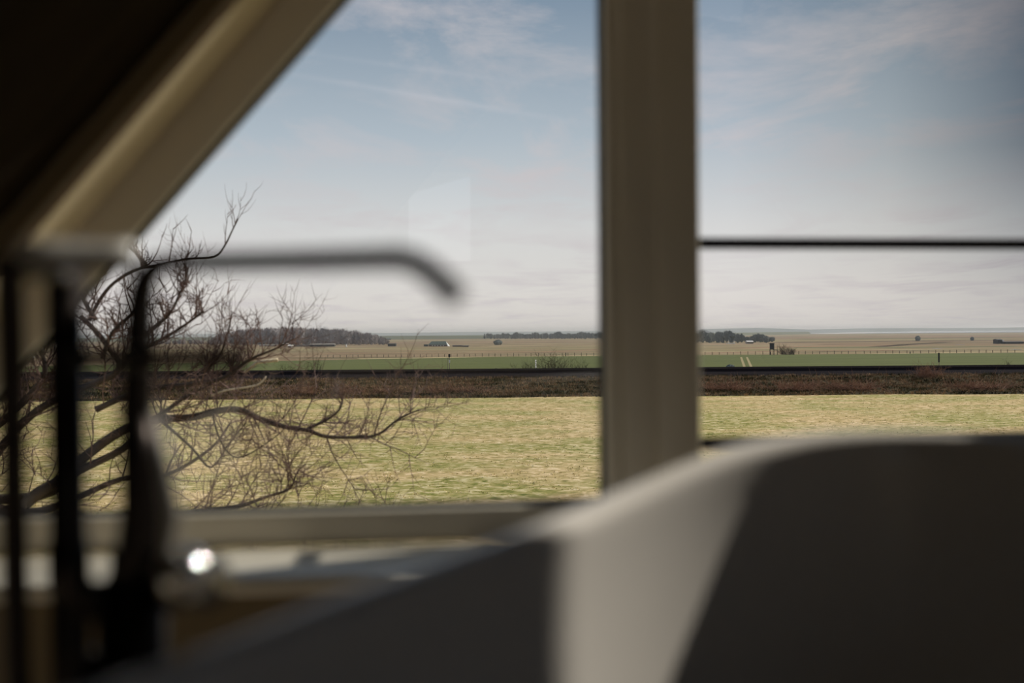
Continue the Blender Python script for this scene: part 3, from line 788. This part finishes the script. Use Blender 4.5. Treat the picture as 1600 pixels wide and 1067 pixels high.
# trunk, left of the frame
tk = [Vector((-7.4, TY + 0.4, 0)), Vector((-7.3, TY + 0.4, 2.5)), Vector((-7.0, TY + 0.3, 5.0)), Vector((-6.75, TY + 0.1, 6.8)), Vector((-6.7, TY, 8.2)), Vector((-6.3, TY, 9.6))]
tree_loc = tree.location = (-7.4, TY + 0.4, 0)
tk = smoothline(tk, 4)
b = MB(); b.tube(tk, [0.34 - 0.20 * i / (len(tk) - 1) for i in range(len(tk))], 14); tp(b, 'trunk', M['bark'])
j1 = tk[14]; j2 = tk[17]
limb([(-60, 820), (30, 792), (62, 768), (95, 748), (150, 700), (200, 668), (250, 655), (300, 652), (340, 642), (375, 640), (410, 656), (450, 668), (480, 672), (510, 682), (560, 683), (592, 678), (622, 655), (655, 640)], 0.085, 0.009, nt_=38, tl=1.0, start=j1, from_=0.35, den=4)
limb([(480, 670), (512, 655), (530, 640), (536, 625)], 0.022, 0.008, nt_=8, tl=0.5)
limb([(60, 775), (125, 735), (190, 702), (230, 662), (262, 640), (290, 620), (330, 600)], 0.07, 0.012, nt_=26, tl=0.9, start=j1)
limb([(40, 800), (110, 782), (190, 748), (260, 742), (330, 700), (360, 660)], 0.06, 0.012, nt_=30, tl=0.8, start=j1, y1=12.6)
limb([(60, 840), (160, 815), (280, 802), (330, 796), (375, 790), (420, 775), (452, 764), (462, 742)], 0.055, 0.008, nt_=34, tl=0.9, start=j1, from_=0.4, y1=11.6, den=4)
# upper limbs
limb([(-40, 760), (0, 700), (60, 640), (120, 610), (185, 578), (162, 532), (128, 495)], 0.065, 0.028, nt_=24, tl=0.8, start=j2)
limb([(140, 500), (155, 470), (178, 442), (215, 420), (240, 415), (290, 404), (335, 400), (352, 382), (362, 362), (372, 342)], 0.026, 0.007, nt_=16, tl=0.42, up=1.0, depth=1)
limb([(228, 412), (216, 398), (205, 388), (194, 378), (180, 360)], 0.022, 0.01, nt_=8, tl=0.4, up=0.8, depth=1)
limb([(150, 500), (132, 470), (120, 440), (95, 430)], 0.03, 0.01, nt_=14, tl=0.5)
limb([(185, 578), (220, 548), (262, 525), (300, 500), (318, 486)], 0.035, 0.009, nt_=34, tl=0.6, up=0.6)
limb([(200, 560), (232, 520), (265, 490), (285, 450), (292, 432)], 0.03, 0.008, nt_=26, tl=0.5, up=0.6)
limb([(160, 560), (175, 520), (205, 490), (215, 470)], 0.03, 0.01, nt_=24, tl=0.5)
limb([(150, 640), (220, 610), (300, 600), (350, 590), (390, 562), (430, 545), (452, 532)], 0.04, 0.008, nt_=42, tl=0.7, up=0.4, den=4)
limb([(300, 600), (340, 560), (356, 520), (362, 490)], 0.018, 0.006, nt_=12, tl=0.5, up=0.9, depth=1)
limb([(-60, 700), (0, 660), (45, 620), (70, 580), (60, 540)], 0.08, 0.02, nt_=44, tl=0.8, start=j2, den=4)
limb([(250, 655), (300, 700), (330, 730), (360, 690), (385, 660)], 0.02, 0.007, nt_=16, tl=0.6)
limb([(330, 640), (345, 690), (372, 715), (420, 690), (455, 660)], 0.014, 0.005, nt_=14, tl=0.6)
# branch ends with their sunlit brightness put into the wood colour
mb = MB(); mb.tube(smoothline([at(330, 618, TY), at(352, 610, TY), at(385, 605, TY), at(405, 600, TY), at(416, 588, TY)], 3), [0.011] * 12 + [0.005], 7); tp(mb, 'branch', M['sunlit_wood'])['label'] = 'pale sunlit bare branch'
mb = MB(); mb.tube([at(382, 582, TY + 1), at(402, 566, TY + 1), at(434, 562, TY + 1)], [0.016, 0.02, 0.028], 9); tp(mb, 'broken_branch', M['sunlit_wood'])['label'] = 'pale broken branch end'

# hedge of saplings just over the sill line
def sapling(px_, top, label, Y=13.5, n=4, spread=0.35, grp=None):
    p_ = at(px_, top, Y); s_ = empty('sapling', (p_.x, Y, 0)); tag(s_, label, 'sapling', grp)
    H = p_.z
    for k_ in range(n):
        mb = MB(); x = random.uniform(-spread, spread); h_ = H * random.uniform(0.95, 1.0)
        pts = [Vector((x * 0.3, 0, 0)), Vector((x * 0.6, 0.05, h_ * 0.5)), Vector((x, 0, h_))]
        pts = smoothline(pts, 5); mb.tube(pts, [0.014 - 0.011 * i / (len(pts) - 1) for i in range(len(pts))], 5)
        for q_ in range(10):
            i = random.randint(5, len(pts) - 1); twigs(mb, pts[i], Vector((random.uniform(-1, 1), random.uniform(-1, 1), 1.2)), 0.35, 0.006, 1, 0.5)
        mb.build('stem', M['twig'], s_)
sapling(571, 752, 'upright bare twigs rising above the sill, middle of the left pane')
sapling(510, 778, 'low bare twigs just above the sill, left of the upright twigs', n=3)
sapling(430, 770, 'low bare twigs above the sill under the lowest tree branch', n=3, spread=0.8)
sapling(640, 780, 'low bare twigs just above the sill, right of the upright twigs', n=3)
sapling(340, 740, 'dense bare twigs above the sill beside the bath tap', n=5, spread=1.0)

# distant trees: dense bare crowns
g['farwood'] = material('bare winter crowns', [(0.3, (130, 124, 126)), (0.7, (164, 156, 156))], nscale=0.5, detail=5, rough=1, spec=0.05)
g['pine'] = material('dark pine crowns', [(0.3, (94, 102, 100)), (0.7, (124, 130, 126))], nscale=0.5, detail=5, rough=1, spec=0.05)
def crown_mesh(h, w, mat, seed, slivers=520, pointy=False):
    random.seed(seed); mb = MB()
    mb.tube([(0, 0, 0), (0, 0, h * 0.5)], [0.25, 0.15], 6)
    mb.blob((0, 0, h * 0.40), (w * 0.36, w * 0.36, h * 0.36), 0.9, seed * 1.3)
    for i in range(slivers):
        a = random.uniform(0, 6.28); r_ = w * 0.5 * math.sqrt(random.random()); zz_ = random.uniform(0.1, 0.78) * h
        lim = math.cos(min(1, r_ / (w * 0.5)) * 1.2)
        zz_ = min(zz_, h * (0.3 + 0.6 * lim)); l = h * random.uniform(0.12, 0.26)
        x, y = r_ * math.cos(a), r_ * math.sin(a); ww = random.uniform(0.08, 0.2)
        ox, oy = random.gauss(0, 0.12) * l + x / w * l, random.gauss(0, 0.12) * l
        mb.add([(x - ww, y, zz_), (x + ww, y + ww, zz_), (x + ox, y + oy, zz_ + l)], [(0, 1, 2)])
    return mb.mesh('tree_crown', mat)
CM = [crown_mesh(10, 7, g['farwood'], i + 1) for i in range(4)]
PM = [crown_mesh(9, 6, g['pine'], i + 11) for i in range(4)]
def bush_mesh(mat, seed):
    random.seed(seed); mb = MB(); mb.blob((0, 0, 2.6), (2.8, 2.8, 3.6), 0.35, seed)
    for i in range(260):
        a = random.uniform(0, 6.28); ph = random.uniform(0, 1.5); r_ = Vector((math.sin(ph) * math.cos(a) * 2.6, math.sin(ph) * math.sin(a) * 2.6, 2.6 + math.cos(ph) * 3.2))
        mb.add([(r_.x - .12, r_.y, r_.z - .4), (r_.x + .12, r_.y, r_.z - .4), (r_.x * 1.15, r_.y * 1.15, r_.z + .7)], [(0, 1, 2)])
    return mb.mesh('bush_crown', mat)
BM = [bush_mesh(g['pine'], i + 31) for i in range(3)]
random.seed(21)
def wood(meshes, pxs, top_fn, base_fn, n, label, group, cat='tree', depth=40):
    for i in range(n):
        px_ = pxs[0] + (pxs[1] - pxs[0]) * (i + random.uniform(-0.4, 0.4)) / (n - 1)
        yb = ground_y(px_, base_fn(px_)); y_ = yb + (i * 37 % 5) / 5 * depth
        p_ = at(px_, top_fn(px_) + random.uniform(-0.8, 1.6), y_)
        o = bpy.data.objects.new('distant_tree', random.choice(meshes)); COL.objects.link(o)
        o.location = (p_.x, y_, -0.1); o.rotation_euler.z = random.uniform(0, 6.28)
        s_ = max(0.12, p_.z / (8.0 if meshes is CM else 6.9)); sw = max(s_ * 0.8, 0.7) * random.uniform(0.85, 1.1); o.scale = (sw, sw, s_)
        tag(o, label, cat, group)
def wt(px_):
    a = [(330, 528), (352, 521), (385, 516), (440, 514.5), (520, 516), (560, 519), (590, 524), (605, 531)]
    for (x0, y0_), (x1, y1_) in zip(a, a[1:]):
        if px_ <= x1: return y0_ + (y1_ - y0_) * (px_ - x0) / (x1 - x0)
    return a[-1][1]
wood(CM, (335, 604), wt, lambda x: 538.5, 72, 'bare grey tree in the long wood on the left horizon', 'trees of the left horizon wood', depth=90)
wood(CM, (215, 335), lambda x: 531, lambda x: 538, 14, 'low bare tree on the horizon behind the near tree branches', 'low horizon trees at the far left')
wood(PM, (758, 948), lambda x: 522.5 - 4.5 * max(0, noise.noise(Vector((x * 0.05, 0, 2)))) - (x - 758) * 0.010, lambda x: 529.5, 62, 'tree in the low grey row on the horizon left of the window post', 'trees of the middle horizon row', depth=120)
wood(PM, (1040, 1206), lambda x: 518 if x < 1090 else 520 + 1.4 * math.sin(x * 0.12) if x < 1150 else 524.5 + 2.0 * math.sin(x * 0.2), lambda x: 535.5, 38, 'tree in the dark clump on the horizon right of the window post', 'trees of the right horizon clump', depth=90)

def lone(px_, top, base_, wpx, label, mesh=None, name='distant_bush', cat='bush'):
    y_ = ground_y(px_, base_); p_ = at(px_, top, y_); w_ = wpx / FPX * y_
    o = bpy.data.objects.new(name, mesh or random.choice(BM)); COL.objects.link(o); o.location = (p_.x, y_, -0.05)
    o.scale = (w_ / 6, w_ / 6, p_.z / 6.4); tag(o, label, cat)
lone(778, 530.5, 538.5, 15, 'round grey bush alone on the marsh left of the window post')
lone(1434, 524.5, 532, 9, 'small dark bush alone on the marsh at the right')
lone(1519, 526, 532, 6, 'tiny dark bush on the marsh near the right edge')
lone(1141, 569, 576, 14, 'faint low bush at the near edge of the green crop')
lone(607, 528, 531, 8, 'small bush at the right end of the left horizon wood')

def shrub(px_, top, Y, zb_, wpx, n, label, mat, lean=0.0, name='bare_shrub', depth=2):
    p_ = at(px_, top, Y); H = p_.z - zb_; w_ = wpx / FPX * Y
    mb = MB()
    for k_ in range(n):
        a = random.uniform(-1, 1); d = Vector((a * w_ * 0.5, random.uniform(-1, 1) * w_ * 0.25, H * (1 - 0.35 * a * a)))
        d.x += lean * H
        st = Vector((random.uniform(-.25, .25) * w_ , random.uniform(-.5, .5), 0))
        twigs(mb, st, d, d.length * random.uniform(0.55, 0.85), 0.035, depth, 0.15, 3, 0.12, 3)
    o = mb.build(name, mat); o.location = (p_.x, Y, zb_); tag(o, label, 'shrub'); return o
g['shrub'] = material('bare shrub stems', [(0.3, (70, 64, 54)), (0.7, (96, 88, 74))], nscale=1, rough=1, spec=0.1)
g['red'] = material('reddish stems', [(0.3, (128, 96, 84)), (0.7, (168, 134, 112))], nscale=1, rough=1, spec=0.1)
shrub(868, 552, 172, 1.2, 70, 60, 'large bare shrub behind the striped trackside board', g['shrub'])
shrub(820, 562, 173, 1.2, 50, 30, 'low bare shrub left of the striped trackside board', g['shrub'])
shrub(905, 562, 174, 1.2, 34, 18, 'low bare shrub between the large shrub and the window post', g['shrub'])
shrub(492, 556, 171, 1.2, 36, 22, 'upright bare shrub behind the track left of the signal', g['shrub'])
shrub(450, 566, 171, 1.2, 44, 26, 'low greenish shrub behind the track beside the tree branches', g['shrub'])
shrub(1452, 568, 158, 1.6, 60, 60, 'dark reddish shrub on the railway bank below the tall post', g['red'])
shrub(1572, 566, 171, 1.2, 30, 20, 'dark shrub behind the track near the right edge', g['shrub'])
for i, (px_, w_, t_) in enumerate(((740, 110, 602), (690, 70, 604), (590, 90, 606), (540, 60, 600), (470, 80, 598), (1135, 110, 596), (1240, 110, 598), (1330, 120, 598), (1530, 120, 600))):
    shrub(px_, t_ - 2, 148.5, 0.4, w_, 120 if px_ > 1000 else 60, ['reddish brush on the bank in the middle of the left pane', 'reddish brush on the bank below the trackside signal', 'brown brush on the bank below the hut on the horizon', 'brown brush on the bank below the low white sheds', 'brown brush on the bank behind the tree branch tips', 'reddish brush on the bank beside the window post on its right', 'reddish brush on the bank below the hunting stand', 'reddish brush on the bank right of the hunting stand', 'dark brush on the bank at the right edge'][i], g['red'], name='bank_brush', depth=1)

# wind-bent trees by the hunting stand
for px_, top, wpx, ln, lab in ((1222, 538, 20, -0.25, 'wind-bent bare tree right beside the hunting stand'), (1234, 541, 18, -0.2, 'smaller wind-bent bare tree right of the first')):
    shrub(px_ + 3, top, ground_y(px_, 554), 0, wpx, 50, lab, g['shrub'], ln, name='wind_bent_tree')['category'] = 'tree'

# hunting stand
Yh = ground_y(1206, 554.5); sc_ = Yh / FPX
p = at(1206, 554.5, Yh); hs_ = empty('hunting_stand', (p.x, Yh, 0)); tag(hs_, 'dark raised hunting stand on legs beside two bent bare trees', 'hunting stand')
zb_ = 8.5 * sc_; zt_ = 18 * sc_
b = MB(); b.box(-2.6 * sc_, 3.0 * sc_, -0.8, 0.8, zb_, zt_); b.build('cabin', M['dark'], hs_)
b = MB(); b.box(-4.6 * sc_, 3.6 * sc_, -1.0, 1.0, zt_, zt_ + 0.12); b.build('roof', M['dark'], hs_)
b = MB(); b.box(3.0 * sc_, 8.5 * sc_, -0.6, 0.6, zb_ - 0.25, zb_ - 0.1); b.build('platform', M['dark'], hs_)
b = MB(); b.box(8.1 * sc_, 8.4 * sc_, -0.6, -0.5, zb_, zb_ + 1.6); b.build('handrail', M['dark'], hs_)
for xx, yy in ((-2.4, -0.7), (-2.4, 0.7), (2.8, -0.7), (2.8, 0.7), (8.2, -0.5)):
    b = MB(); b.box(xx * sc_ - 0.08, xx * sc_ + 0.08, yy - 0.08, yy + 0.08, 0, zb_); b.build('leg', M['dark'], hs_)

# farmhouse with dark green hipped roof and white gable
g['thatch'] = material('dark green roof', [(0.3, (62, 78, 74)), (0.7, (76, 92, 86))], nscale=1, rough=0.9)
g['brick'] = material('brick', [(0.3, (110, 84, 74)), (0.7, (124, 98, 86))], nscale=2, rough=0.9)
Yb = ground_y(683, 541); u = Yb / FPX
p = at(683, 541, Yb); fh = empty('farmhouse', (p.x, Yb, 0)); tag(fh, 'farmhouse with dark green roof and white gable out on the marsh', 'house')
b = MB(); b.box(-13 * u, 15 * u, 0, 7, 0, 3 * u); b.build('walls', g['brick'], fh)
b = MB(); e0, e1, r0, r1 = -15 * u, 15.2 * u, -9 * u, 13.6 * u
b.add([(e0, -0.6, 1.8 * u), (e1, -0.6, 1.8 * u), (e1, 7.6, 1.8 * u), (e0, 7.6, 1.8 * u), (r0, 3.5, 7.8 * u), (r1, 3.5, 7.8 * u)], [(0, 1, 5, 4), (1, 2, 5), (2, 3, 4, 5), (3, 0, 4), (0, 3, 2, 1)]); b.build('roof', g['thatch'], fh)
b = MB(); b.add([(r1 - 0.4, 3.5, 8.2 * u), (16.5 * u, -0.9, 0), (18.5 * u, -0.9, 0), (19 * u, 7.0, 0)], [(0, 1, 2), (0, 2, 3), (0, 3, 1), (1, 3, 2)]); b.build('gable', M['white'], fh)
for xx in (-8, -4, 0, 5, 9):
    b = MB(); b.box(xx * u, (xx + 1.5) * u, -0.66, -0.55, 0.5 * u, 1.8 * u); w_ = b.build('window', M['white'], fh)
b = MB(); b.box(-21 * u, -15 * u, 1, 5, 0, 3.2 * u); b.build('annex', g['thatch'], fh)

def shed(name, px0, px1, top, base_, mat_w, mat_r, label, roofpx=1.2, depth=6):
    y_ = ground_y((px0 + px1) / 2, base_); a = at(px0, base_, y_); c_ = at(px1, base_, y_); t_ = at((px0 + px1) / 2, top, y_)
    w_ = c_.x - a.x; s_ = empty(name, ((a.x + c_.x) / 2, y_, 0)); tag(s_, label, 'shed'); H = t_.z; rr_ = roofpx / FPX * y_
    b = MB(); b.box(-w_ / 2, w_ / 2, 0, depth, 0, H - rr_); b.build('walls', mat_w, s_)
    b = MB(); b.add([(-w_ / 2 - .3, -0.4, H - rr_), (w_ / 2 + .3, -0.4, H - rr_), (w_ / 2 + .3, depth + .4, H - rr_), (-w_ / 2 - .3, depth + .4, H - rr_), (-w_ / 2 - .3, depth / 2, H), (w_ / 2 + .3, depth / 2, H)], [(0, 1, 5, 4), (2, 3, 4, 5), (1, 2, 5), (3, 0, 4), (0, 3, 2, 1)]); b.build('roof', mat_r, s_)
    return s_
shed('barn', 484, 522, 536.6, 541.5, M['dark'], M['grey'], 'long low barn with pale roof in front of the left wood', 1.8)
shed('shed', 606, 618, 536, 541, M['dark'], g['post'], 'small dark hut on the marsh right of the left wood', 1)
shed('shed', 459, 484, 538.5, 541.5, M['grey'], M['dark'], 'low dark shed joined to the left end of the long barn', 1)
shed('shed', 441, 449, 536, 539, M['grey'], M['white'], 'small white-roofed building left of the long barn', 1.5)
shed('shed', 405, 432, 538.5, 541, g['brick'], M['grey'], 'low brownish building at the left end of the farm row', 1.2)
shed('shed', 450, 455, 538.5, 543, M['grey'], M['white'], 'small whitish building between the farm row and barn', 2)
shed('shed', 707, 722, 538.8, 541.5, g['post'], g['post'], 'low brown shed right of the farmhouse', 1)
shed('shed', 722, 732, 539.2, 542, M['grey'], g['post'], 'low grey shed furthest right of the farmhouse', 1)
shed('shed', 1168, 1177, 532.3, 537, M['grey'], M['white'], 'small white-roofed building in front of the right tree clump', 1.5)
shed('barn', 1559, 1566, 529.5, 537, M['dark'], M['dark'], 'small dark barn near the right edge', 1.5)
shed('shed', 1569, 1600, 533, 537, M['dark'], M['dark'], 'long low dark building at the right edge', 1)
for px_, t_, b__, w_, nm, lab in ((541, 538, 542, 0.6, 'white_marker', 'tiny white marker on the marsh right of the long barn'), (1567.5, 531, 537, 0.6, 'white_silo', 'narrow white silo beside the dark barn at the right edge')):
    y_ = ground_y(px_, b__); p_ = at(px_, t_, y_); b = MB(); b.tube([(0, 0, 0), (0, 0, p_.z)], [w_, w_ * 0.7], 12); o = b.build(nm, M['white']); o.location = (p_.x, y_, 0); tag(o, lab, 'marker' if 'marker' in nm else 'silo')
y_ = ground_y(1142, 537.2); p_ = at(1142, 537, y_); u = y_ / FPX
o = empty('moored_boats', (p_.x, y_, 0)); o.name = 'white_installation'; tag(o, 'low white installation with two short masts before the right tree clump', 'installation')
b = MB(); b.box(-6 * u, 7 * u, 0, 2, 0, 1.2 * u); b.build('base', M['white'], o)
for xx, hh in ((-2.8, 6.5), (5.5, 6.0)):
    b = MB(); b.tube([(xx * u, 1, 0.3), (xx * u, 1, hh * u)], [0.55 * u, 0.2 * u], 8); b.build('mast', M['white'], o)
for i, (px_, py_, w_) in enumerate(((1500, 538.5, 8), (1464, 544.5, 9), (1587, 546, 9))):
    y_ = ground_y(px_, py_); p_ = at(px_, py_, y_); b = MB(); b.box(-w_ / 2 * y_ / FPX, w_ / 2 * y_ / FPX, -3, 3, -0.05, 0.03)
    o = b.build('puddle', g['water']); o.location = (p_.x, y_, 0); struct(o)

# ---------------- haze over the far flats
def haze():
    global nt, N, K
    m = bpy.data.materials.new('coastal haze'); m.use_nodes = True
    nt = m.node_tree; N = nt.nodes; K = nt.links
    N.remove(N['Principled BSDF'])
    v = nd('ShaderNodeVolumeScatter'); v.inputs['Color'].default_value = (0.93, 0.96, 1.0, 1); v.inputs['Density'].default_value = 0.00018; v.inputs['Anisotropy'].default_value = 0.0
    K.new(v.outputs[0], N['Material Output'].inputs['Volume'])
    b = MB(); b.box(-6000, 7000, 200, 9000, -1, 32)
    o = b.build('haze', m); o.display_type = 'WIRE'; tag(o, 'thin pale haze over the far marsh', 'haze', kind='stuff')
haze()
